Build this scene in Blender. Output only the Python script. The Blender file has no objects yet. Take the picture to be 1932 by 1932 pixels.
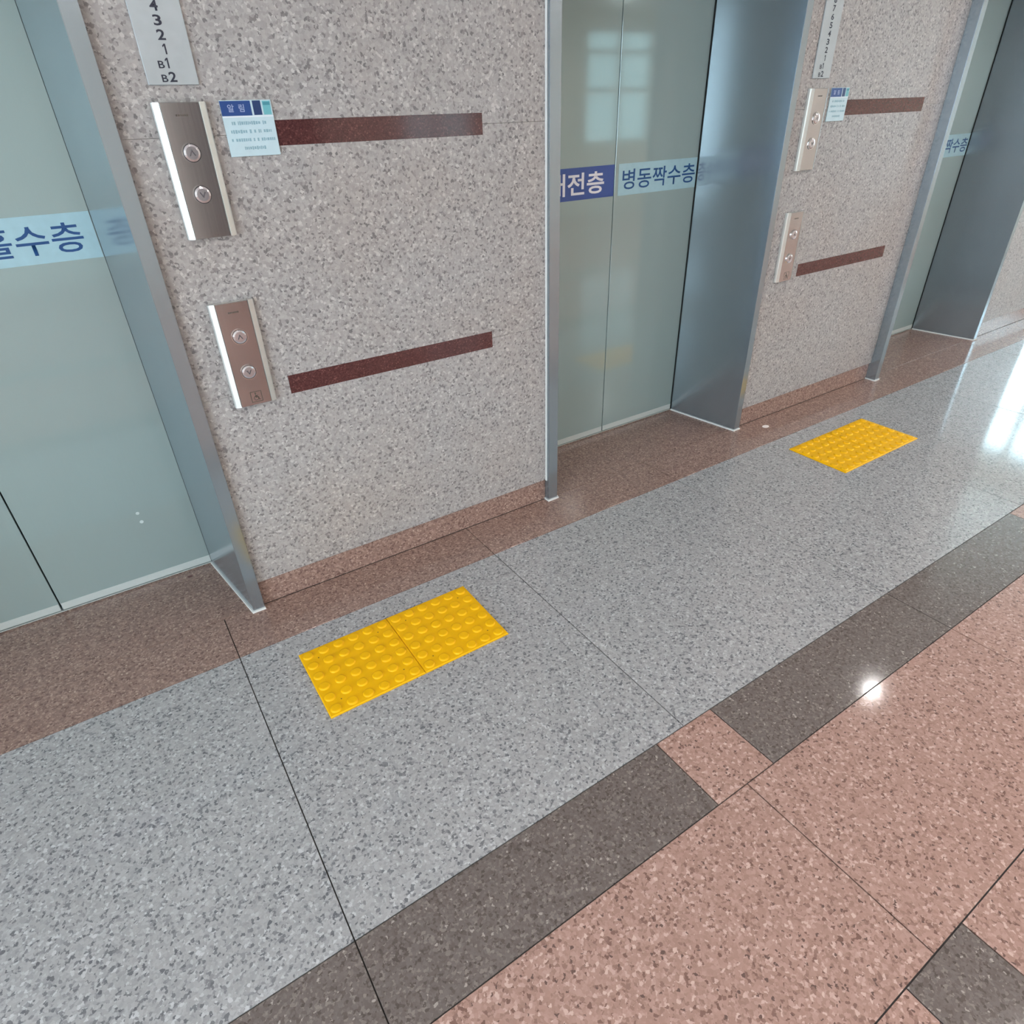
import bpy, bmesh, math, random
from mathutils import Vector, Matrix

random.seed(7)
scene = bpy.context.scene
COL = scene.collection

# ------------------------------------------------------------------ camera
def make_camera():
    yaw, pitch, roll = (math.radians(a) for a in (32.2625, -32.2967, -1.9706))
    fwd = Vector((math.sin(yaw) * math.cos(pitch), math.cos(yaw) * math.cos(pitch), math.sin(pitch)))
    rt = Vector((math.cos(yaw), -math.sin(yaw), 0))
    up = rt.cross(fwd)
    r2 = rt * math.cos(roll) + up * math.sin(roll)
    u2 = -rt * math.sin(roll) + up * math.cos(roll)
    m = Matrix((r2, u2, -fwd)).transposed().to_4x4()
    m.translation = Vector((0.2767, -1.9266, 1.4409))
    cam = bpy.data.cameras.new('camera')
    cam.sensor_width = 36.0
    cam.sensor_fit = 'HORIZONTAL'
    cam.lens = 36.0 * 1198.43 / 1932.0
    cam.clip_start = 0.02
    o = bpy.data.objects.new('camera', cam)
    o.matrix_world = m
    COL.objects.link(o)
    scene.camera = o
make_camera()

# ------------------------------------------------------------------ light
SKY_COLOR = (0.80, 0.92, 1.04)
SKY_STRENGTH = 15.0
LAMP_STRENGTH = 250.0
scene.view_settings.view_transform = 'Standard'
scene.view_settings.look = 'None'
scene.view_settings.exposure = 0.0
scene.view_settings.gamma = 1.0
scene.view_settings.use_curve_mapping = False

world = bpy.data.worlds.new('overcast_sky')
scene.world = world
world.use_nodes = True
bg = world.node_tree.nodes['Background']
bg.inputs['Color'].default_value = (*SKY_COLOR, 1)
bg.inputs['Strength'].default_value = SKY_STRENGTH
scene.cycles.max_bounces = 7
scene.cycles.diffuse_bounces = 4
scene.cycles.glossy_bounces = 4
scene.cycles.use_adaptive_sampling = True
scene.cycles.adaptive_threshold = 0.06
scene.cycles.adaptive_min_samples = 20
scene.cycles.transparent_max_bounces = 12
scene.cycles.caustics_reflective = False
scene.cycles.caustics_refractive = False
scene.cycles.sample_clamp_indirect = 6.0
scene.cycles.use_denoising = True

# ------------------------------------------------------------------ materials
def lin(r, g, b):
    f = lambda c: (c / 255) / 12.92 if c / 255 <= 0.04045 else ((c / 255 + 0.055) / 1.055) ** 2.4
    return (f(r), f(g), f(b), 1.0)

def new_mat(name):
    m = bpy.data.materials.new(name)
    m.use_nodes = True
    nt = m.node_tree
    return m, nt, nt.nodes['Principled BSDF']

def plain(name, col, rough=0.5, metal=0.0, spec=0.5, noise=0.04, scale=40.0):
    """plain coloured material with a faint procedural mottling"""
    m, nt, b = new_mat(name)
    n = nt.nodes.new('ShaderNodeTexNoise')
    n.inputs['Scale'].default_value = scale
    n.inputs['Detail'].default_value = 3
    g = nt.nodes.new('ShaderNodeNewGeometry')
    nt.links.new(g.outputs['Position'], n.inputs['Vector'])
    mp = nt.nodes.new('ShaderNodeMapRange')
    mp.inputs['From Min'].default_value = 0.25
    mp.inputs['From Max'].default_value = 0.75
    mp.inputs['To Min'].default_value = 1 - noise
    mp.inputs['To Max'].default_value = 1 + noise
    nt.links.new(n.outputs['Fac'], mp.inputs['Value'])
    mx = nt.nodes.new('ShaderNodeVectorMath')
    mx.operation = 'SCALE'
    mx.inputs[0].default_value = col[:3]
    nt.links.new(mp.outputs['Result'], mx.inputs['Scale'])
    nt.links.new(mx.outputs['Vector'], b.inputs['Base Color'])
    b.inputs['Roughness'].default_value = rough
    b.inputs['Metallic'].default_value = metal
    b.inputs['Specular IOR Level'].default_value = spec
    return m

def granite(name, stops, scale=120.0, rough=0.12, spec=0.5, tint=None, tint_amt=0.0, flecks=None, bump=0.0, vary=0.05):
    """speckled stone: random value per crystal -> colour ramp; optional small flecks and broad tint"""
    m, nt, b = new_mat(name)
    N, L = nt.nodes, nt.links
    geo = N.new('ShaderNodeNewGeometry')
    nz = N.new('ShaderNodeTexNoise')
    nz.inputs['Scale'].default_value = scale * 0.9
    nz.inputs['Detail'].default_value = 2
    L.new(geo.outputs['Position'], nz.inputs['Vector'])
    sub = N.new('ShaderNodeVectorMath'); sub.operation = 'SUBTRACT'
    sub.inputs[1].default_value = (0.5, 0.5, 0.5)
    L.new(nz.outputs['Color'], sub.inputs[0])
    sc = N.new('ShaderNodeVectorMath'); sc.operation = 'SCALE'
    sc.inputs['Scale'].default_value = 1.6 / scale
    L.new(sub.outputs['Vector'], sc.inputs[0])
    add = N.new('ShaderNodeVectorMath'); add.operation = 'ADD'
    L.new(geo.outputs['Position'], add.inputs[0]); L.new(sc.outputs['Vector'], add.inputs[1])
    vo = N.new('ShaderNodeTexVoronoi')
    vo.inputs['Scale'].default_value = scale
    L.new(add.outputs['Vector'], vo.inputs['Vector'])
    sep = N.new('ShaderNodeSeparateColor')
    L.new(vo.outputs['Color'], sep.inputs['Color'])
    ramp = N.new('ShaderNodeValToRGB')
    ramp.color_ramp.interpolation = 'LINEAR'
    els = ramp.color_ramp.elements
    els[0].position, els[0].color = stops[0]
    els[1].position, els[1].color = stops[-1]
    for p, c in stops[1:-1]:
        e = els.new(p); e.color = c
    L.new(sep.outputs['Red'], ramp.inputs['Fac'])
    col = ramp.outputs['Color']
    if flecks:
        fcol, fth, fscale = flecks
        v2 = N.new('ShaderNodeTexVoronoi'); v2.inputs['Scale'].default_value = fscale
        L.new(add.outputs['Vector'], v2.inputs['Vector'])
        s2 = N.new('ShaderNodeSeparateColor'); L.new(v2.outputs['Color'], s2.inputs['Color'])
        gt = N.new('ShaderNodeMath'); gt.operation = 'GREATER_THAN'; gt.inputs[1].default_value = fth
        L.new(s2.outputs['Green'], gt.inputs[0])
        mf = N.new('ShaderNodeMix'); mf.data_type = 'RGBA'
        L.new(gt.outputs['Value'], mf.inputs['Factor']); L.new(col, mf.inputs['A'])
        mf.inputs['B'].default_value = fcol
        col = mf.outputs['Result']
    if tint:
        n3 = N.new('ShaderNodeTexNoise'); n3.inputs['Scale'].default_value = 2.2; n3.inputs['Detail'].default_value = 2
        L.new(geo.outputs['Position'], n3.inputs['Vector'])
        r3 = N.new('ShaderNodeMapRange')
        r3.inputs['From Min'].default_value = 0.4; r3.inputs['From Max'].default_value = 0.7
        r3.inputs['To Max'].default_value = tint_amt
        L.new(n3.outputs['Fac'], r3.inputs['Value'])
        mt = N.new('ShaderNodeMix'); mt.data_type = 'RGBA'; mt.blend_type = 'MULTIPLY'
        L.new(r3.outputs['Result'], mt.inputs['Factor']); L.new(col, mt.inputs['A'])
        mt.inputs['B'].default_value = tint
        col = mt.outputs['Result']
    oi = N.new('ShaderNodeObjectInfo')
    r4 = N.new('ShaderNodeMapRange')
    r4.inputs['To Min'].default_value = 1 - vary; r4.inputs['To Max'].default_value = 1 + vary
    L.new(oi.outputs['Random'], r4.inputs['Value'])
    vs = N.new('ShaderNodeVectorMath'); vs.operation = 'SCALE'
    L.new(col, vs.inputs[0]); L.new(r4.outputs['Result'], vs.inputs['Scale'])
    L.new(vs.outputs['Vector'], b.inputs['Base Color'])
    b.inputs['Roughness'].default_value = rough
    b.inputs['Specular IOR Level'].default_value = spec
    if bump:
        bp = N.new('ShaderNodeBump'); bp.inputs['Strength'].default_value = bump; bp.inputs['Distance'].default_value = 0.001
        L.new(vo.outputs['Distance'], bp.inputs['Height']); L.new(bp.outputs['Normal'], b.inputs['Normal'])
    return m

def brushed(name, col, rough=0.25, metal=1.0, axis=2, streak=0.03):
    """hairline stainless: fine streaks along one axis change the roughness and tone a little"""
    m, nt, b = new_mat(name)
    N, L = nt.nodes, nt.links
    g = N.new('ShaderNodeNewGeometry')
    mp = N.new('ShaderNodeMapping')
    s = [600.0, 600.0, 600.0]; s[axis] = 1.2
    mp.inputs['Scale'].default_value = s
    L.new(g.outputs['Position'], mp.inputs['Vector'])
    n = N.new('ShaderNodeTexNoise'); n.inputs['Scale'].default_value = 1.0; n.inputs['Detail'].default_value = 2
    L.new(mp.outputs['Vector'], n.inputs['Vector'])
    r = N.new('ShaderNodeMapRange'); r.inputs['To Min'].default_value = 1 - streak * 2; r.inputs['To Max'].default_value = 1 + streak * 2
    L.new(n.outputs['Fac'], r.inputs['Value'])
    v = N.new('ShaderNodeVectorMath'); v.operation = 'SCALE'; v.inputs[0].default_value = col[:3]
    L.new(r.outputs['Result'], v.inputs['Scale']); L.new(v.outputs['Vector'], b.inputs['Base Color'])
    r2 = N.new('ShaderNodeMapRange'); r2.inputs['To Min'].default_value = rough * 0.8; r2.inputs['To Max'].default_value = rough * 1.2
    L.new(n.outputs['Fac'], r2.inputs['Value']); L.new(r2.outputs['Result'], b.inputs['Roughness'])
    b.inputs['Metallic'].default_value = metal
    return m

M = {}
M['wall_granite'] = granite('grey_beige_wall_granite',
    [(0.0, lin(110, 107, 108)), (0.08, lin(128, 124, 124)), (0.20, lin(152, 148, 147)), (0.55, lin(161, 157, 156)), (0.88, lin(169, 165, 163)), (1.0, lin(190, 187, 185))],
    scale=150, rough=0.38, spec=0.35, tint=(1.0, 0.94, 0.90, 1), tint_amt=0.6, bump=0.12, vary=0.02)
M['grey_granite'] = granite('grey_floor_granite',
    [(0.0, lin(102, 102, 106)), (0.08, lin(120, 119, 122)), (0.22, lin(149, 148, 149)), (0.58, lin(160, 158, 158)), (0.88, lin(167, 165, 166)), (1.0, lin(188, 187, 189))],
    scale=165, rough=0.10, spec=0.5, vary=0.03)
M['pink_granite'] = granite('pink_floor_granite',
    [(0.0, lin(116, 88, 79)), (0.07, lin(138, 108, 98)), (0.2, lin(156, 124, 113)), (0.6, lin(165, 132, 121)), (0.88, lin(174, 141, 131)), (1.0, lin(197, 168, 157))],
    scale=160, rough=0.10, spec=0.5, flecks=(lin(104, 82, 76), 0.98, 190), vary=0.03)
M['red_granite'] = granite('red_brown_border_granite',
    [(0.0, lin(108, 84, 77)), (0.2, lin(133, 108, 99)), (0.7, lin(147, 120, 110)), (1.0, lin(170, 143, 131))],
    scale=170, rough=0.14, spec=0.5, flecks=(lin(186, 160, 144), 0.98, 200), vary=0.03)
M['dark_granite'] = granite('dark_brown_band_granite',
    [(0.0, lin(84, 74, 70)), (0.2, lin(102, 92, 88)), (0.8, lin(113, 103, 99)), (1.0, lin(132, 121, 116))],
    scale=180, rough=0.10, spec=0.5, flecks=(lin(158, 148, 142), 0.988, 210), vary=0.03)
M['maroon_stone'] = granite('polished_maroon_granite',
    [(0.0, lin(66, 36, 37)), (0.5, lin(80, 46, 46)), (0.9, lin(88, 52, 51)), (1.0, lin(112, 74, 70))],
    scale=300, rough=0.1, spec=0.6, vary=0.02)
M['grout'] = plain('dark_joint_grout', lin(62, 58, 56), 0.9)
M['door_metal'] = brushed('grey_green_door_steel', lin(154, 171, 170), rough=0.06, metal=0.2, streak=0.008)
M['jamb_metal'] = brushed('brushed_jamb_steel', lin(156, 166, 173), rough=0.19, metal=0.75, streak=0.006)
M['strip_metal'] = brushed('pale_kick_strip_steel', lin(198, 206, 204), rough=0.4, metal=0.15, axis=0)
M['shaft'] = plain('dark_gap', lin(22, 26, 26), 0.9)
M['sealant'] = plain('white_sealant', lin(222, 224, 222), 0.5)
M['panel_face'] = brushed('call_panel_brushed_steel', lin(192, 188, 190), rough=0.16, metal=1.0)
M['panel_wing'] = plain('call_panel_pale_wing', lin(214, 214, 210), 0.22, metal=0.55)
M['panel_body'] = plain('call_panel_body', lin(196, 194, 188), 0.4)
M['button_chrome'] = plain('button_clear_chrome', lin(205, 200, 204), 0.12, metal=0.8)
M['button_ring'] = plain('button_bright_ring', lin(236, 236, 236), 0.1, metal=1.0)
M['arrow'] = plain('button_arrow', lin(82, 78, 82), 0.4)
M['mark'] = plain('faint_dark_mark', lin(86, 78, 70), 0.5)
M['plate'] = plain('pale_grey_plate', lin(172, 178, 181), 0.35, metal=0.2)
M['plate_text'] = plain('dark_numerals', lin(42, 44, 58), 0.6)
M['placard'] = plain('pale_blue_placard', lin(186, 208, 216), 0.35)
M['placard_edge'] = plain('placard_white_line', lin(214, 224, 232), 0.4)
M['navy'] = plain('navy_print', lin(26, 66, 128), 0.4)
M['navy_dark'] = plain('deep_navy_print', lin(22, 52, 100), 0.4)
M['teal'] = plain('teal_print', lin(104, 172, 182), 0.4)
M['teal_dark'] = plain('dark_teal_print', lin(66, 136, 150), 0.4)
M['faint_text'] = plain('faint_blue_print', lin(132, 166, 180), 0.5)
M['head_text'] = plain('pale_header_print', lin(150, 164, 200), 0.5)
M['sticker_blue'] = plain('blue_sticker', lin(54, 82, 150), 0.3)
M['sticker_pale'] = plain('pale_cyan_sticker', lin(164, 198, 208), 0.3)
M['text_white'] = plain('white_lettering', lin(232, 232, 238), 0.4)
M['text_blue'] = plain('dark_blue_lettering', lin(24, 74, 128), 0.4)
M['yellow'] = plain('yellow_tactile_plastic', lin(234, 176, 0), 0.5, spec=0.25, noise=0.05)
M['pin'] = plain('dark_pin', lin(84, 62, 20), 0.6)
M['scrap'] = plain('white_paper', lin(232, 222, 218), 0.7)
M['stain'] = plain('brown_stain', lin(88, 52, 46), 0.5)
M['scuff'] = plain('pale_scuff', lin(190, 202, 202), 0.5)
M['ceiling'] = plain('white_ceiling', lin(226, 226, 220), 0.8)
M['plaster'] = plain('cream_plaster', lin(216, 211, 200), 0.7)
M['dark_wood'] = plain('dark_brown_wood', lin(84, 78, 80), 0.4, noise=0.15, scale=12)
M['frame'] = plain('white_window_frame', lin(225, 228, 226), 0.4)

def glass_mat(name, tint):
    m = bpy.data.materials.new(name); m.use_nodes = True
    nt = m.node_tree; nt.nodes.clear()
    out = nt.nodes.new('ShaderNodeOutputMaterial'); mix = nt.nodes.new('ShaderNodeMixShader')
    tr = nt.nodes.new('ShaderNodeBsdfTransparent'); tr.inputs['Color'].default_value = tint
    gl = nt.nodes.new('ShaderNodeBsdfGlossy'); gl.inputs['Roughness'].default_value = 0.02
    mix.inputs['Fac'].default_value = 0.06
    nt.links.new(tr.outputs[0], mix.inputs[1]); nt.links.new(gl.outputs[0], mix.inputs[2]); nt.links.new(mix.outputs[0], out.inputs['Surface'])
    return m
M['glass'] = glass_mat('clear_window_glass', (0.93, 0.96, 0.96, 1))
M['tinted_glass'] = glass_mat('tinted_window_glass', (0.38, 0.42, 0.41, 1))
M['light_tint_glass'] = glass_mat('lightly_tinted_window_glass', (0.80, 0.90, 0.90, 1))

def lamp_mat():
    m = bpy.data.materials.new('lamp_glow'); m.use_nodes = True
    nt = m.node_tree; nt.nodes.clear()
    out = nt.nodes.new('ShaderNodeOutputMaterial'); e = nt.nodes.new('ShaderNodeEmission')
    e.inputs['Color'].default_value = (1.0, 0.95, 0.92, 1); e.inputs['Strength'].default_value = LAMP_STRENGTH
    nt.links.new(e.outputs[0], out.inputs['Surface'])
    return m
M['lamp'] = lamp_mat()

# ------------------------------------------------------------------ helpers
def link(o, parent=None):
    COL.objects.link(o)
    if parent is not None:
        o.parent = parent
    return o

def origin_of(p):
    v = Vector((0, 0, 0))
    while p is not None:
        v += p.location
        p = p.parent
    return v

def empty(name, loc):
    o = bpy.data.objects.new(name, None)
    o.empty_display_size = 0.05
    o.location = loc
    return link(o)

def mesh_obj(name, bm, mat, parent=None, smooth=False):
    """bm is in world coordinates; the object's origin is its parent's origin"""
    off = origin_of(parent)
    bmesh.ops.recalc_face_normals(bm, faces=bm.faces)
    if off.length:
        bmesh.ops.translate(bm, verts=bm.verts, vec=-off)
    me = bpy.data.meshes.new(name)
    bm.to_mesh(me); bm.free()
    me.materials.append(M[mat])
    if smooth:
        for p in me.polygons:
            p.use_smooth = True
    return link(bpy.data.objects.new(name, me), parent)

def add_box(bm, x0, x1, y0, y1, z0, z1):
    v = [bm.verts.new(c) for c in ((x0, y0, z0), (x1, y0, z0), (x1, y1, z0), (x0, y1, z0), (x0, y0, z1), (x1, y0, z1), (x1, y1, z1), (x0, y1, z1))]
    for f in ((0, 1, 2, 3), (4, 5, 6, 7), (0, 1, 5, 4), (1, 2, 6, 5), (2, 3, 7, 6), (3, 0, 4, 7)):
        bm.faces.new([v[i] for i in f])

def box(name, mat, parent, x0, x1, y0, y1, z0, z1, bevel=0.0):
    bm = bmesh.new()
    add_box(bm, x0, x1, y0, y1, z0, z1)
    if bevel:
        bmesh.ops.bevel(bm, geom=bm.edges[:], offset=bevel, segments=1, affect='EDGES')
    return mesh_obj(name, bm, mat, parent)

def boxes(name, mat, parent, L):
    bm = bmesh.new()
    for b in L:
        add_box(bm, *b)
    return mesh_obj(name, bm, mat, parent)

def prism_z(name, mat, parent, poly, z0, z1, bevel=0.0):
    """polygon in plan extruded upward"""
    bm = bmesh.new()
    lo = [bm.verts.new((x, y, z0)) for x, y in poly]
    hi = [bm.verts.new((x, y, z1)) for x, y in poly]
    n = len(poly)
    bm.faces.new(lo); bm.faces.new(hi)
    for i in range(n):
        bm.faces.new((lo[i], lo[(i + 1) % n], hi[(i + 1) % n], hi[i]))
    if bevel:
        bmesh.ops.bevel(bm, geom=[e for e in bm.edges], offset=bevel, segments=2, affect='EDGES')
    return mesh_obj(name, bm, mat, parent)

def disc_y(bm, cx, cz, r, y0, y1, n=20, r2=None):
    """short cylinder whose axis is Y (y1 is the front, nearer the camera)"""
    r2 = r if r2 is None else r2
    a = [bm.verts.new((cx + r * math.cos(t), y0, cz + r * math.sin(t))) for t in (2 * math.pi * i / n for i in range(n))]
    b = [bm.verts.new((cx + r2 * math.cos(t), y1, cz + r2 * math.sin(t))) for t in (2 * math.pi * i / n for i in range(n))]
    bm.faces.new(a); bm.faces.new(b)
    for i in range(n):
        bm.faces.new((a[i], a[(i + 1) % n], b[(i + 1) % n], b[i]))

def ring_y(bm, cx, cz, r0, r1, y0, y1, n=24):
    P = []
    for r, y in ((r0, y0), (r0, y1), (r1, y1), (r1, y0)):
        P.append([bm.verts.new((cx + r * math.cos(2 * math.pi * i / n), y, cz + r * math.sin(2 * math.pi * i / n))) for i in range(n)])
    for k in range(4):
        for i in range(n):
            bm.faces.new((P[k][i], P[k][(i + 1) % n], P[(k + 1) % 4][(i + 1) % n], P[(k + 1) % 4][i]))

def text_bm(body, x0, x1, z0, z1, y, bold=0.0):
    """lettering fitted to a rectangle on a plane facing -Y, a hair thick"""
    c = bpy.data.curves.new('lettering', 'FONT')
    c.body = body; c.size = 1.0; c.offset = bold; c.extrude = 0.0; c.resolution_u = 3
    o = bpy.data.objects.new('lettering_source', c)
    COL.objects.link(o)
    dg = bpy.context.evaluated_depsgraph_get()
    me = bpy.data.meshes.new_from_object(o.evaluated_get(dg))
    bpy.data.objects.remove(o); bpy.data.curves.remove(c)
    xs = [v.co.x for v in me.vertices]; ys = [v.co.y for v in me.vertices]
    a0, a1, b0, b1 = min(xs), max(xs), min(ys), max(ys)
    bm = bmesh.new(); bm.from_mesh(me); bpy.data.meshes.remove(me)
    for v in bm.verts:
        v.co = Vector((x0 + (v.co.x - a0) / (a1 - a0) * (x1 - x0), y, z0 + (v.co.y - b0) / (b1 - b0) * (z1 - z0)))
    return bm

def one_bm(x0, x1, z0, z1, y):
    """the numeral 1: a stem with a slanted flag"""
    bm = bmesh.new()
    w, h = x1 - x0, z1 - z0
    for q in ([(0.52, 0), (1, 0), (1, 1), (0.52, 1)], [(0.52, 1), (0.52, 0.80), (0.0, 0.66), (0.0, 0.82)]):
        bm.faces.new([bm.verts.new((x0 + a * w, y, z0 + b * h)) for a, b in q])
    return bm

def merge(dst, src):
    me = bpy.data.meshes.new('tmp'); src.to_mesh(me); src.free(); dst.from_mesh(me); bpy.data.meshes.remove(me)

def tag(o, label=None, cat=None, group=None, kind=None):
    for k, v in (('label', label), ('category', cat), ('group', group), ('kind', kind)):
        if v:
            o[k] = v
    return o

def copy_tree(o, parent=None):
    kids = [c for c in bpy.data.objects if c.parent == o]
    c = o.copy(); COL.objects.link(c); c.parent = parent
    for k in kids:
        copy_tree(k, c)
    return c

# ------------------------------------------------------------------ measures (metres)
PITCH = 2.4465                       # elevator to elevator
CX0 = -0.1420                        # centre of the first elevator
FR_O, FR_I = 0.5948, 0.5564          # frame outer / inner edge, right side, from the centre
FL_O, FL_I = 0.6319, 0.5867          # the same, left side
JAMB = 0.4966                        # reveal meets the door this far from the centre
FRONT, DEPTH = -0.018, 0.3785        # frame front face, door plane
BASE_H, BASE_Y = 0.0996, 0.0079
Y3, Y4, Y5, Y6, Y7 = -0.2132, -1.1939, -1.4075, -1.8661, -2.080
JX = [0.3193, 1.2722, 2.2501, 3.2303, 4.2247]
JX = [JX[0] - 0.97 * k for k in range(4, 0, -1)] + JX + [JX[-1] + 0.98 * k for k in range(1, 6)]
XL, XR, YF, YB2, CEIL = -3.5, 8.8, -6.0, 2.4, 2.6
WALL_END = 6.3
DOOR_TOP = 2.1

# ------------------------------------------------------------------ floor
floor = tag(box('floor', 'grout', None, XL, XR, YF, YB2, -0.06, -0.004), 'polished granite floor laid in grey, pink, red and dark brown bands', kind='structure')
SLABS = {}
def slab(mat, x0, x1, y0, y1, name='granite_slab', top=0.0):
    g = 0.0014
    w, d = x1 - x0 - 2 * g, y1 - y0 - 2 * g
    key = (mat, round(w, 4), round(d, 4))
    if key not in SLABS:
        bm = bmesh.new(); c = 0.0003
        A = [(-w / 2, -d / 2), (w / 2, -d / 2), (w / 2, d / 2), (-w / 2, d / 2)]
        B = [(sx * (w / 2 - c), sy * (d / 2 - c)) for sx, sy in ((-1, -1), (1, -1), (1, 1), (-1, 1))]
        lo = [bm.verts.new((x, y, -0.0035)) for x, y in A]
        mi = [bm.verts.new((x, y, -c)) for x, y in A]
        hi = [bm.verts.new((x, y, 0)) for x, y in B]
        bm.faces.new(hi)
        for P, Q in ((lo, mi), (mi, hi)):
            for i in range(4):
                bm.faces.new((P[i], P[(i + 1) % 4], Q[(i + 1) % 4], Q[i]))
        me = bpy.data.meshes.new(name); bm.to_mesh(me); bm.free(); me.materials.append(M[mat])
        SLABS[key] = me
    o = bpy.data.objects.new(name, SLABS[key])
    o.location = ((x0 + x1) / 2, (y0 + y1) / 2, top)
    return link(o, floor)

def row(mat, y0, y1, xs):
    for a, b in zip(xs, xs[1:]):
        slab(mat, max(a, XL), min(b, XR), y0, y1)
def inserts(base, ins, y0, y1, half=0.103):
    xs = [x for x in JX]
    for a, b, i in zip(xs, xs[1:], range(len(xs))):
        # every second joint carries a contrasting square; index 5 is the one in the foreground
        l = a + half if (i - 5) % 2 == 0 else a
        r = b - half if (i + 1 - 5) % 2 == 0 else b
        slab(base, l, r, y0, y1)
        if (i - 5) % 2 == 0:
            slab(ins, a - half, a + half, y0, y1)
row('red_granite', Y3, 0.0065, JX)
row('grey_granite', Y4, Y3, JX)
inserts('dark_granite', 'pink_granite', Y5, Y4)
row('pink_granite', Y6, Y5, JX)
inserts('pink_granite', 'dark_granite', Y7, Y6)
row('pink_granite', Y7 - 0.459, Y7, JX)
yy = Y7 - 0.459
inserts('dark_granite', 'pink_granite', yy - 0.2136, yy)
yy -= 0.2136
for k in range(4):
    row('pink_granite', max(yy - 0.98, YF), yy, JX)
    yy -= 0.98
for k in range(3):                                     # the red slab in each elevator recess
    c = CX0 + k * PITCH
    slab('red_granite', c - FL_O, c + FR_O, 0.0065, DEPTH + 0.02)
row('grey_granite', 0.0065, 1.2, [WALL_END, 7.2, XR])
row('grey_granite', 1.2, YB2, [WALL_END, 7.2, XR])

# a brown stain in the first recess
bm = bmesh.new()
vs = [bm.verts.new((0.268 + r * math.cos(t) * 0.011, 0.332 + r * math.sin(t) * 0.009, 0.0006)) for t, r in ((2 * math.pi * i / 11, random.uniform(0.75, 1.15)) for i in range(11))]
bm.faces.new(vs)
mesh_obj('stain', bm, 'stain', floor)

# ------------------------------------------------------------------ back wall
def left_frame(k):
    return (0.681, 0.640, -0.05) if k == 2 else (FL_O, FL_I, FRONT)
sections = [(XL, CX0 - FL_O)] + [(CX0 + k * PITCH + FR_O, CX0 + (k + 1) * PITCH - left_frame(k + 1)[0]) for k in range(2)] + [(CX0 + 2 * PITCH + FR_O, WALL_END)]
core = []
for a, b in sections:
    core.append((a, b, 0.021, 0.62, 0.0, CEIL))
for k in range(3):
    c = CX0 + k * PITCH
    core.append((c - FL_O, c + FR_O, 0.021, 0.62, DOOR_TOP + 0.05, CEIL))
core.append((WALL_END - 0.3, WALL_END, 0.62, YB2, 0.0, CEIL))
wall_back = tag(boxes('wall_back', 'plaster', None, core), 'speckled grey granite wall holding the elevator doors', kind='structure')
LEVELS = [BASE_H, 0.757, 1.409, 2.061, CEIL]
def wpanel(x0, x1, z0, z1):
    g = 0.0003
    box('granite_panel', 'wall_granite', wall_back, x0 + g, x1 - g, 0.0, 0.0205, z0 + g, z1 - g, 0.0004)
for i, (a, b) in enumerate(sections):
    xs = [a, b]
    if i == 0:
        xs = [XL, XL + 1.35, b]
    for p, q in zip(xs, xs[1:]):
        for z0, z1 in zip(LEVELS, LEVELS[1:]):
            wpanel(p, q, z0, z1)
for k in range(3):
    c = CX0 + k * PITCH
    wpanel(c - FL_O, c + FR_O, DOOR_TOP + 0.05, CEIL)
for k in range(2):
    for z0, z1, lab in ((1.3806, 1.4374, 'upper'), (0.7244, 0.7812, 'lower')):
        s = box('stone_stripe', 'maroon_stone', wall_back, 0.706 + k * PITCH, 1.4345 + k * PITCH, -0.0012, 0.01, z0, z1, 0.0005)
        s['label'] = 'polished maroon granite stripe set into the grey wall'

baseboard = tag(empty('baseboard_back', (0, 0, 0)), 'red brown granite skirting along the elevator wall', kind='structure')
for i, (a, b) in enumerate(sections):
    box('skirting_stone', 'red_granite', baseboard, a + 0.0005, b - 0.0005, BASE_Y, 0.0205, 0.0002, BASE_H - 0.001, 0.0008)

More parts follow.
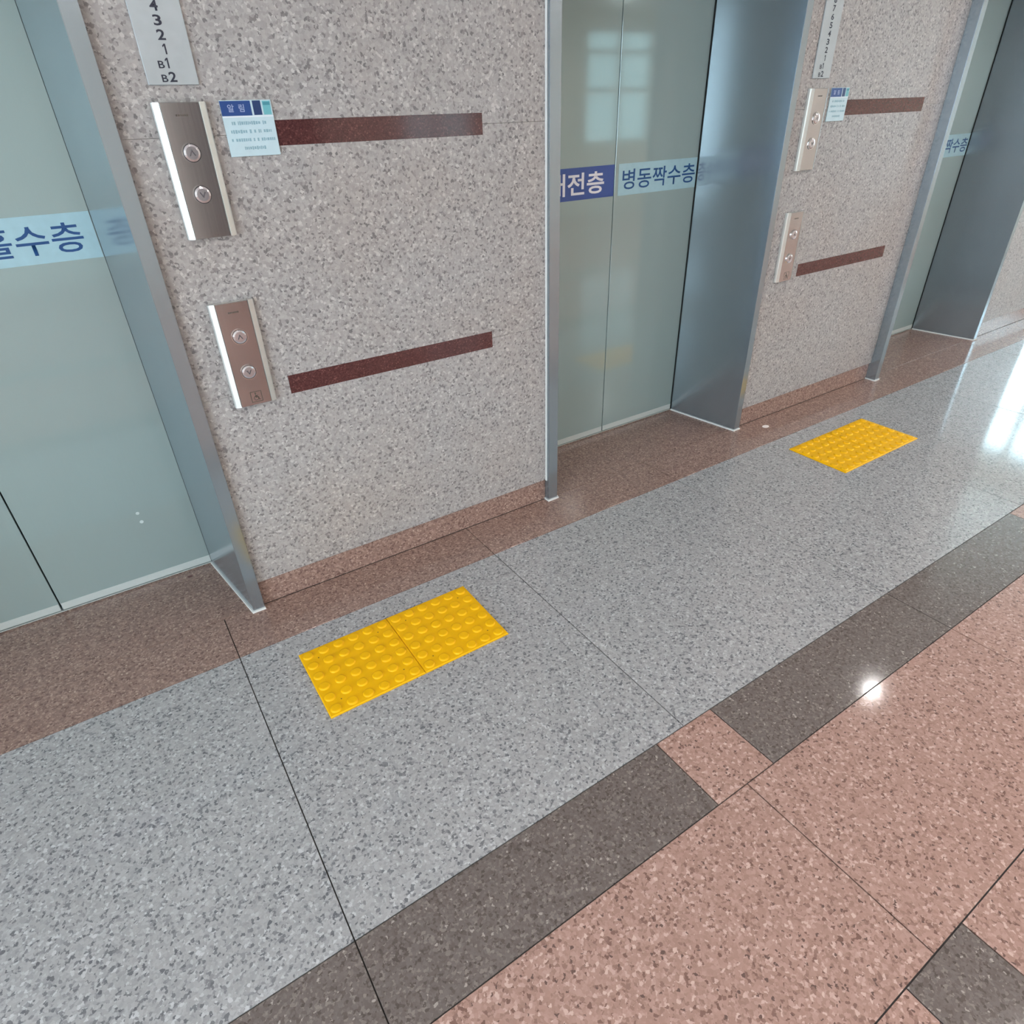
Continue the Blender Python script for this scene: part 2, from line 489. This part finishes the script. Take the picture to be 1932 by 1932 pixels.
# ------------------------------------------------------------------ elevator doors
DOORTEXT = {0: ('외래전층', '병동홀수층'), 1: ('외래전층', '병동짝수층'), 2: ('외래전층', '병동짝수층')}
DOORLAB = ['steel elevator entrance at the far left, half cut by the frame',
           'steel elevator entrance in the middle with blue and pale floor stickers',
           'steel elevator entrance at the far right behind its bright frame']
def elevator(k):
    c = CX0 + k * PITCH
    FLO, FLI, FRL = left_frame(k)
    d = tag(empty('door_%d' % (k + 1), (c, DEPTH, 0)), DOORLAB[k], kind='structure')
    # side frames: front face, outward return and splayed reveal in one folded sheet
    prism_z('jamb', 'jamb_metal', d, [(c + FR_O, 0.019), (c + FR_O, FRONT), (c + FR_I, FRONT), (c + JAMB, DEPTH - 0.006), (c + JAMB + 0.04, DEPTH - 0.006)], 0.0065, DOOR_TOP, 0.0012)
    prism_z('jamb', 'jamb_metal', d, [(c - FLO, 0.019), (c - JAMB - 0.04, DEPTH - 0.006), (c - JAMB, DEPTH - 0.006), (c - FLI, FRL), (c - FLO, FRL)], 0.0065, DOOR_TOP, 0.0012)
    boxes('frame_header', 'jamb_metal', d, [(c - FL_O, c + FR_O, FRONT, DEPTH, DOOR_TOP, DOOR_TOP + 0.048)])
    box('shaft_backing', 'shaft', d, c - 0.62, c + 0.58, DEPTH + 0.03, DEPTH + 0.045, 0.0, DOOR_TOP + 0.04)
    # dark strips standing in for the shaded gap between reveal and door
    e = 0.0045 if k else 0.0008
    box('door_seal', 'shaft', d, c + JAMB - e, c + JAMB + 0.03, DEPTH - 0.0055, DEPTH - 0.0015, 0.004, DOOR_TOP)
    box('door_seal', 'shaft', d, c - JAMB - 0.03, c - JAMB + e, DEPTH - 0.0055, DEPTH - 0.0015, 0.004, DOOR_TOP)
    # white sealant beads at the foot of the frames
    g = 0.005
    prism_z('sealant_bead', 'sealant', d, [(c + FR_O + 0.001, FRONT + 0.004), (c + FR_O + 0.001, FRONT - g), (c + FR_I - g, FRONT - g), (c + JAMB - g, DEPTH - 0.006), (c + JAMB + 0.003, DEPTH - 0.006), (c + FR_I + 0.004, FRONT + 0.004)], 0.0, 0.0068)
    prism_z('sealant_bead', 'sealant', d, [(c - FLO - 0.004, 0.012), (c - FLO - 0.004, FRL - g), (c - FLI + g, FRL - g), (c - JAMB + g, DEPTH - 0.006), (c - JAMB - 0.003, DEPTH - 0.006), (c - FLI - 0.004, FRL + 0.004), (c - FLO + 0.004, FRL + 0.004), (c - FLO + 0.004, 0.012)], 0.0, 0.0068)
    if k == 1:
        box('sealant_bead', 'sealant', d, c - FLO - 0.0045, c - FLO, -0.007, 0.003, BASE_H - 0.004, DOOR_TOP, 0.001)
    g = 0.0022
    for s, (a, b) in enumerate(((c - JAMB - 0.03, c - g), (c + g, c + JAMB + 0.03))):
        p = box('door_panel', 'door_metal', d, a, b, DEPTH, DEPTH + 0.028, 0.008, DOOR_TOP + 0.03, 0.0007)
        box('kick_strip', 'strip_metal', p, a + 0.002, b - 0.002, DEPTH - 0.0012, DEPTH + 0.002, 0.009, 0.036)
        if s == 0:
            st = box('sticker', 'sticker_blue', p, c - 0.489, c - 0.0035, DEPTH - 0.0006, DEPTH + 0.001, 1.116, 1.236)
            st['label'] = 'blue door sticker with white Korean lettering'
            mesh_obj('lettering', text_bm(DOORTEXT[k][0], c - 0.452, c - 0.058, 1.134, 1.217, DEPTH - 0.0012, 0.018), 'text_white', p)
        else:
            st = box('sticker', 'sticker_pale', p, c + 0.022, c + 0.4945, DEPTH - 0.0006, DEPTH + 0.001, 1.114, 1.236)
            st['label'] = 'pale cyan door sticker with dark blue Korean lettering'
            mesh_obj('lettering', text_bm(DOORTEXT[k][1], c + 0.044, c + 0.484 if k else c + 0.462, 1.136, 1.214, DEPTH - 0.0012, 0.008), 'text_blue', p)
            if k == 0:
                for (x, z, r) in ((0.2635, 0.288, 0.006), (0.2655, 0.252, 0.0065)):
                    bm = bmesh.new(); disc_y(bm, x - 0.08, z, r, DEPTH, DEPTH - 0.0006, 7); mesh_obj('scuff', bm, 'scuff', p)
    box('threshold', 'strip_metal', d, c - JAMB - 0.03, c + JAMB + 0.03, DEPTH + 0.001, DEPTH + 0.03, 0.0003, 0.003)
    return d
for k in range(3):
    elevator(k)

# ------------------------------------------------------------------ floor indicator plates
def indicator(k, label):
    X = k * PITCH
    t = tag(empty('floor_indicator', (0.6 + X, 0, 1.5135)), label, 'floor indicator', 'floor indicators above the call panels')
    box('plate', 'plate', t, 0.5455 + X, 0.6554 + X, -0.006, -0.0005, 1.5135, 1.95, 0.0012)
    bm = bmesh.new()
    zs = [1.5135 + 0.0155 + 0.0262 * i for i in range(12)]
    for z, s in zip(zs, ['B2', 'B1', '1', '2', '3', '4', '5', '6', '7', '8', '9', '10']):
        h = 0.0098
        if s[0] == 'B':
            merge(bm, text_bm('B', 0.577 + X, 0.590 + X, z - h, z + h * 0.45, -0.0066, 0.015))
            w = 0.010 if s[1] == '1' else 0.016
            merge(bm, one_bm(0.593 + X, 0.600 + X, z - h, z + h, -0.0066) if s[1] == '1' else text_bm(s[1], 0.593 + X, 0.593 + w + X, z - h, z + h, -0.0066, 0.022))
        else:
            w = 0.0052 if s == '1' else (0.016 if s == '10' else 0.0085)
            merge(bm, one_bm(0.5955 + X, 0.6025 + X, z - h, z + h, -0.0066) if s == '1' else text_bm(s, 0.599 - w + X, 0.599 + w + X, z - h, z + h, -0.0066, 0.022))
    mesh_obj('numerals', bm, 'plate_text', t)
    return t
indicator(0, 'pale grey floor indicator plate above the left pair of call panels')
indicator(1, 'narrow pale floor indicator plate beside the middle elevator, above cream call panels')

# ------------------------------------------------------------------ call panels
def call_panel(X, z0, z1, low, label):
    x0, x1 = 0.5367 + X, 0.6578 + X
    t = tag(empty('call_panel', ((x0 + x1) / 2, 0, z0)), label, 'call panel', 'elevator call panels')
    box('housing', 'panel_body', t, x0 + 0.004, x1 - 0.004, -0.012, -0.0003, z0 + 0.001, z1 - 0.001, 0.001)
    w = 0.0165
    prism_z('side_wing', 'panel_wing', t, [(x0, -0.0003), (x0, -0.011), (x0 + 0.003, -0.0145), (x0 + w, -0.021), (x0 + w, -0.0003)], z0, z1, 0.0008)
    prism_z('side_wing', 'panel_wing', t, [(x1, -0.0003), (x1 - w, -0.0003), (x1 - w, -0.021), (x1 - 0.003, -0.0145), (x1, -0.011)], z0, z1, 0.0008)
    box('face_plate', 'panel_face', t, x0 + w + 0.0008, x1 - w - 0.0008, -0.0195, -0.012, z0 + 0.0005, z1 - 0.0005, 0.0008)
    xc = (x0 + x1) / 2
    zz = (z0 + 0.2035, z0 + 0.101) if low else (z0 + 0.1915, z0 + 0.1005)
    for up, zc in ((True, zz[0]), (False, zz[1])):
        bm = bmesh.new()
        disc_y(bm, xc, zc, 0.0202, -0.0195, -0.0238, 28, 0.0185)
        disc_y(bm, xc, zc, 0.0185, -0.0238, -0.0251, 28, 0.0140)
        b = mesh_obj('button', bm, 'button_chrome', t)
        bm = bmesh.new(); ring_y(bm, xc, zc, 0.0202, 0.0222, -0.0195, -0.0224)
        mesh_obj('ring', bm, 'button_ring', b)
        s = 1 if up else -1
        bm = bmesh.new()
        for sx in (-1, 1):
            q = [(xc, zc + s * 0.0075), (xc + sx * 0.0075, zc - s * 0.006), (xc + sx * 0.0045, zc - s * 0.006), (xc, zc + s * 0.0025)]
            lo = [bm.verts.new((x, -0.0250, z)) for x, z in q]; hi = [bm.verts.new((x, -0.0256, z)) for x, z in q]
            bm.faces.new(lo); bm.faces.new(hi)
            for i in range(4):
                bm.faces.new((lo[i], lo[(i + 1) % 4], hi[(i + 1) % 4], hi[i]))
        mesh_obj('arrow', bm, 'arrow', b)
    # small illegible maker's mark near the top
    L = []
    xx = xc - 0.014
    for wd in (0.0035, 0.0045, 0.003, 0.0045, 0.0035, 0.004):
        L.append((xx, xx + wd, -0.0197, -0.0193, z1 - 0.0285, z1 - 0.0245)); xx += wd + 0.0009
    boxes('maker_mark', 'mark', t, L)
    if low:                                             # engraved wheelchair pictogram in a square
        cx, cz, y0, y1 = xc + 0.004, z0 + 0.0245, -0.0198, -0.0192
        bm = bmesh.new(); h = 0.0115; e = 0.0012
        for b in ((cx - h, cx + h, cz + h - e, cz + h), (cx - h, cx + h, cz - h, cz - h + e), (cx - h, cx - h + e, cz - h, cz + h), (cx + h - e, cx + h, cz - h, cz + h),
                  (cx - 0.0022, cx - 0.0004, cz - 0.0015, cz + 0.0045), (cx - 0.0022, cx + 0.0042, cz - 0.0025, cz - 0.0008), (cx + 0.003, cx + 0.0048, cz - 0.0068, cz - 0.001),
                  (cx + 0.003, cx + 0.0072, cz - 0.0078, cz - 0.0064), (cx - 0.001, cx + 0.0038, cz + 0.0012, cz + 0.0026)):
            add_box(bm, b[0], b[1], y1, y0, b[2], b[3])
        disc_y(bm, cx - 0.0012, cz + 0.0068, 0.0019, y1, y0, 12)
        ring_y(bm, cx - 0.0012, cz - 0.0032, 0.0038, 0.005, y1, y0, 18)
        for v in bm.verts:
            v.co.x = cx + (v.co.x - cx) * 1.4; v.co.z = cz + (v.co.z - cz) * 1.4
        mesh_obj('pictogram', bm, 'mark', t)
    return t
call_panel(0, 1.1843, 1.4800, False, 'steel call panel with a blown bright edge, left of the blue notice')
call_panel(0, 0.7229, 1.0200, True, 'coppery low call panel with wheelchair pictogram, left of the lower maroon stripe')
call_panel(PITCH, 1.1843, 1.4800, False, 'cream call panel between the middle elevator and the small notice')
call_panel(PITCH, 0.7229, 1.0200, True, 'cream low call panel beside the middle elevator frame')

# ------------------------------------------------------------------ notice placards
def placard(X, label):
    x0, x1, z0, z1 = 0.6905 + X, 0.8149 + X, 1.3611, 1.4815
    t = tag(empty('notice_placard', ((x0 + x1) / 2, 0, z0)), label, 'notice', 'notices beside the upper call panels')
    W, H = x1 - x0, z1 - z0
    fx = lambda u: x0 + u * W
    fz = lambda v: z1 - v * H
    box('board', 'placard', t, x0, x1, -0.0045, -0.0015, z0, z1, 0.0006)
    y0, y1 = -0.0050, -0.0044
    h = box('header', 'navy', t, fx(0.0), fx(0.585), y0, y1, fz(0.27), fz(0.012))
    mesh_obj('lettering', text_bm('알  림', fx(0.13), fx(0.45), fz(0.205), fz(0.07), y0 - 0.0003, 0.015), 'head_text', h)
    box('header_block', 'navy_dark', t, fx(0.625), fx(0.785), y0, y1, fz(0.265), fz(0.012))
    tl = box('header_block', 'teal', t, fx(0.82), fx(0.975), y0, y1, fz(0.262), fz(0.02))
    box('band', 'teal_dark', tl, fx(0.83), fx(0.965), y0 - 0.0003, y1, fz(0.095), fz(0.04))
    box('white_line', 'placard_edge', t, fx(0.0), fx(1.0), y0 + 0.0002, y1, fz(0.30), fz(0.275))
    L = []
    rnd = random.Random(3)
    for v, u0, u1 in ((0.40, 0.15, 0.86), (0.55, 0.10, 0.92), (0.70, 0.08, 0.95), (0.85, 0.30, 0.72)):
        u = u0
        while u < u1 - 0.03:
            w = rnd.uniform(0.018, 0.042)
            hh = rnd.uniform(0.022, 0.034)
            L.append((fx(u), fx(u + w), y0 + 0.0002, y1, fz(v + hh), fz(v - hh)))
            u += w + (0.012 if rnd.random() > 0.2 else 0.05)
    boxes('print', 'faint_text', t, L)
    return t
placard(0, 'pale blue notice with navy header on the wall left of the long maroon stripe')
placard(PITCH, 'small distant pale blue notice with navy header beside a cream call panel')

# ------------------------------------------------------------------ tactile paving tiles
def tactile(x, y, proto=None, label=None):
    if proto is not None:
        t = copy_tree(proto)
        t.location = (x, y, 0)
        t['label'] = label
        return t
    t = tag(empty('tactile_tile', (x, y, 0)), label, 'tactile tile', 'yellow tactile tiles in front of the elevators')
    g = 0.0007
    bm = bmesh.new(); S = 0.3; b = 0.003
    def ringv(i, z):
        return [bm.verts.new((x + px, y + py, z)) for px, py in ((g + i, -S + g + i), (S - g - i, -S + g + i), (S - g - i, -g - i), (g + i, -g - i))]
    R = [ringv(0, 0.0004), ringv(0, 0.004), ringv(b, 0.006)]
    bm.faces.new(R[0]); bm.faces.new(R[2])
    for P, Q in zip(R, R[1:]):
        for i in range(4):
            bm.faces.new((P[i], P[(i + 1) % 4], Q[(i + 1) % 4], Q[i]))
    mesh_obj('base', bm, 'yellow', t)
    # one truncated dome mesh shared by all
    bm = bmesh.new(); n = 16
    prof = ((0.0172, 0.0), (0.0163, 0.0020), (0.0145, 0.0038), (0.0118, 0.0045))
    rings = [[bm.verts.new((r * math.cos(2 * math.pi * i / n), r * math.sin(2 * math.pi * i / n), z)) for i in range(n)] for r, z in prof]
    for P, Q in zip(rings, rings[1:]):
        for i in range(n):
            bm.faces.new((P[i], P[(i + 1) % n], Q[(i + 1) % n], Q[i]))
    bm.faces.new(rings[-1])
    dome = bpy.data.meshes.new('dome'); bm.to_mesh(dome); bm.free(); dome.materials.append(M['yellow'])
    for p in dome.polygons:
        p.use_smooth = len(p.vertices) == 4
    for i in range(6):
        for j in range(6):
            o = bpy.data.objects.new('dome', dome)
            o.location = (0.025 + 0.05 * i, -0.025 - 0.05 * j, 0.0059)
            link(o, t)
    for px, py in ((0.05, -0.05), (0.25, -0.05), (0.05, -0.25), (0.25, -0.25)):
        bm = bmesh.new()
        vs = [bm.verts.new((x + px + 0.0022 * math.cos(a), y + py + 0.0022 * math.sin(a), 0.0063)) for a in (2 * math.pi * i / 8 for i in range(8))]
        bm.faces.new(vs)
        mesh_obj('pin', bm, 'pin', t)
    return t
T0 = tactile(0.4758, -0.3155, None, 'yellow tactile tile in the foreground, left of its joined pair')
tactile(0.7758, -0.3155, T0, 'yellow tactile tile in the foreground, right of its joined pair')
tactile(2.9048, -0.3178, T0, 'yellow tactile tile farther off, left of its joined pair')
tactile(3.2048, -0.3178, T0, 'yellow tactile tile farther off, right of its joined pair')

# ------------------------------------------------------------------ paper scrap on the red border
bm = bmesh.new()
n = 14
lo = [bm.verts.new((3.034 + 0.021 * math.cos(2 * math.pi * i / n), -0.080 + 0.015 * math.sin(2 * math.pi * i / n), 0.0004)) for i in range(n)]
hi = [bm.verts.new((3.034 + 0.020 * math.cos(2 * math.pi * i / n), -0.080 + 0.014 * math.sin(2 * math.pi * i / n), 0.0014)) for i in range(n)]
bm.faces.new(lo); bm.faces.new(hi)
for i in range(n):
    bm.faces.new((lo[i], lo[(i + 1) % n], hi[(i + 1) % n], hi[i]))
s = mesh_obj('paper_scrap', bm, 'scrap', None)
tag(s, 'small white round paper spot on the red border before the middle elevator', 'paper')

# ------------------------------------------------------------------ the rest of the lobby (behind the camera, seen in reflections)
tag(box('ceiling', 'ceiling', None, XL - 0.2, XR + 0.2, YF - 0.2, YB2 + 0.2, CEIL, CEIL + 0.1), 'plain white ceiling', kind='structure')

def wall_with_windows(name, axis, pos, thick, a0, a1, wins, label):
    """axis 'y': wall in the plane y=pos running along x; axis 'x': plane x=pos running along y"""
    L = []
    cuts = sorted(wins)
    cur = a0
    def seg(u0, u1, z0, z1):
        p0, p1 = min(pos, pos + thick), max(pos, pos + thick)
        if u1 - u0 > 1e-4 and z1 - z0 > 1e-4:
            L.append((u0, u1, p0, p1, z0, z1) if axis == 'y' else (p0, p1, u0, u1, z0, z1))
    for (u0, u1, z0, z1) in cuts:
        seg(cur, u0, 0, CEIL); seg(u0, u1, 0, z0); seg(u0, u1, z1, CEIL)
        cur = u1
    seg(cur, a1, 0, CEIL)
    return tag(boxes(name, 'plaster', None, L), label, kind='structure')

WIN_N = [0]
def window(axis, pos, thick, u0, u1, z0, z1, nu, zbar, pane='glass'):
    WIN_N[0] += 1
    mid = pos + thick * 0.5
    w = tag(empty('window_%d' % WIN_N[0], ((u0 + u1) / 2, mid, z0) if axis == 'y' else (mid, (u0 + u1) / 2, z0)), 'white framed window', kind='structure')
    def bx(name, mat, a, b, c, d, t):
        L = (a, b, mid - t, mid + t, c, d) if axis == 'y' else (mid - t, mid + t, a, b, c, d)
        box(name, mat, w, *L)
    f = 0.055
    bx('frame', 'frame', u0, u0 + f, z0, z1, 0.035); bx('frame', 'frame', u1 - f, u1, z0, z1, 0.035)
    bx('frame', 'frame', u0, u1, z0, z0 + f, 0.034); bx('frame', 'frame', u0, u1, z1 - f, z1, 0.034)
    for i in range(1, nu):
        u = u0 + (u1 - u0) * i / nu
        bx('mullion', 'frame', u - 0.03, u + 0.03, z0, z1, 0.033)
    for z in zbar:
        bx('transom', 'frame', u0, u1, z - 0.03, z + 0.03, 0.032)
    bx('pane', pane, u0 + f, u1 - f, z0 + f, z1 - f, 0.003)
    li = bpy.data.lights.new('window_portal', 'AREA')
    li.shape = 'RECTANGLE'; li.size = u1 - u0; li.size_y = z1 - z0
    li.cycles.is_portal = True
    lo = bpy.data.objects.new('window_portal', li)
    out = mid + thick * 0.4
    n = -1 if thick > 0 else 1
    if axis == 'y':
        lo.location = ((u0 + u1) / 2, out, (z0 + z1) / 2)
        lo.rotation_euler = Vector((0, n, 0)).to_track_quat('-Z', 'Y').to_euler()
    else:
        lo.location = (out, (u0 + u1) / 2, (z0 + z1) / 2)
        lo.rotation_euler = Vector((n, 0, 0)).to_track_quat('-Z', 'Y').to_euler()
    COL.objects.link(lo)

FW = [(-3.3, -2.2, 0.95, 2.4), (3.96, 4.95, 0.95, 2.4), (7.3, 8.65, 0.95, 2.4)]
LW = [(-5.4, -1.2, 0.3, 2.45)]
RW = [(-1.7, 2.1, 0.6, 2.25)]
wall_with_windows('wall_front', 'y', YF, -0.2, XL - 0.2, XR + 0.2, FW, 'cream wall opposite the elevators')
wall_with_windows('wall_left', 'x', XL, -0.2, YF, 0.62, LW, 'cream end wall on the left')
wall_with_windows('wall_right', 'x', XR, 0.2, YF, YB2, RW, 'cream end wall on the right')
tag(box('wall_niche', 'plaster', None, WALL_END - 0.3, XR + 0.2, YB2, YB2 + 0.2, 0, CEIL), 'cream wall closing the side passage', kind='structure')
for u0, u1, z0, z1 in FW:
    window('y', YF, -0.2, u0, u1, z0, z1, 2, (1.65, 2.12), 'tinted_glass')
for u0, u1, z0, z1 in LW:
    window('x', XL, -0.2, u0, u1, z0, z1, 4, (1.9,))
for u0, u1, z0, z1 in RW:
    window('x', XR, 0.2, u0, u1, z0, z1, 5, (1.05, 1.75), 'light_tint_glass')

# dark double door added opposite, out of view, to darken call panel reflections
d4 = tag(empty('door_4', (2.2, YF, 0)), 'dark brown double door in the wall opposite', kind='structure')
for a, b in ((1.52, 2.195), (2.205, 2.88)):
    p = box('door_leaf', 'dark_wood', d4, a, b, YF, YF + 0.045, 0.006, 2.1, 0.004)
    box('pull_handle', 'jamb_metal', p, (b - 0.075) if a < 2 else (a + 0.05), (b - 0.05) if a < 2 else (a + 0.075), YF + 0.05, YF + 0.08, 0.85, 1.35, 0.005)
boxes('door_frame', 'dark_wood', d4, [(1.46, 1.515, YF, YF + 0.06, 0, 2.1), (2.885, 2.94, YF, YF + 0.06, 0, 2.1), (1.46, 2.94, YF, YF + 0.06, 2.105, 2.16)])

# ceiling downlights: rim and glowing disc
def downlight(x, y, label, k=1.0):
    t = tag(empty('ceiling_light', (x, y, CEIL)), label, 'ceiling light', 'round recessed ceiling lights')
    for nm, mat, r0, r1, z0, z1 in (('rim', 'frame', 0.085 * k, 0.085 * k + 0.02, CEIL - 0.012, CEIL - 0.0005), ('diffuser', 'lamp', 0.0, 0.084 * k, CEIL - 0.006, CEIL - 0.001)):
        bm = bmesh.new(); n = 24
        if r0 == 0:
            a = [bm.verts.new((x + r1 * math.cos(2 * math.pi * i / n), y + r1 * math.sin(2 * math.pi * i / n), z0)) for i in range(n)]
            b = [bm.verts.new((x + r1 * math.cos(2 * math.pi * i / n), y + r1 * math.sin(2 * math.pi * i / n), z1)) for i in range(n)]
            bm.faces.new(a); bm.faces.new(b)
            for i in range(n):
                bm.faces.new((a[i], a[(i + 1) % n], b[(i + 1) % n], b[i]))
        else:
            P = [[bm.verts.new((x + r * math.cos(2 * math.pi * i / n), y + r * math.sin(2 * math.pi * i / n), z)) for i in range(n)] for r, z in ((r0, z0), (r1, z0), (r1, z1), (r0, z1))]
            for k in range(4):
                for i in range(n):
                    bm.faces.new((P[k][i], P[k][(i + 1) % n], P[(k + 1) % 4][(i + 1) % n], P[(k + 1) % 4][i]))
        mesh_obj(nm, bm, mat, t)
downlight(4.56, -0.48, 'small round ceiling light near the elevator wall', 0.5)
for x, w in ((6.7, 'inner corner'), (7.5, 'middle'), (8.3, 'window')):  # lamps added in the side passage to brighten its walls and ceiling
    downlight(x, 2.0, 'round ceiling light in the side passage near the %s' % w)
for i, x in enumerate((-1.8, 1.0, 3.0, 4.3, 5.5, 6.7, 7.9)):  # two rows of unseen lamps added to lift the floor and right side
    for j, y in enumerate((-2.35, -4.6)):
        downlight(x, y, 'round ceiling light, number %s from the left window, in the %s row' % (('one', 'two', 'three', 'four', 'five', 'six', 'seven')[i], ('near', 'far')[j]))
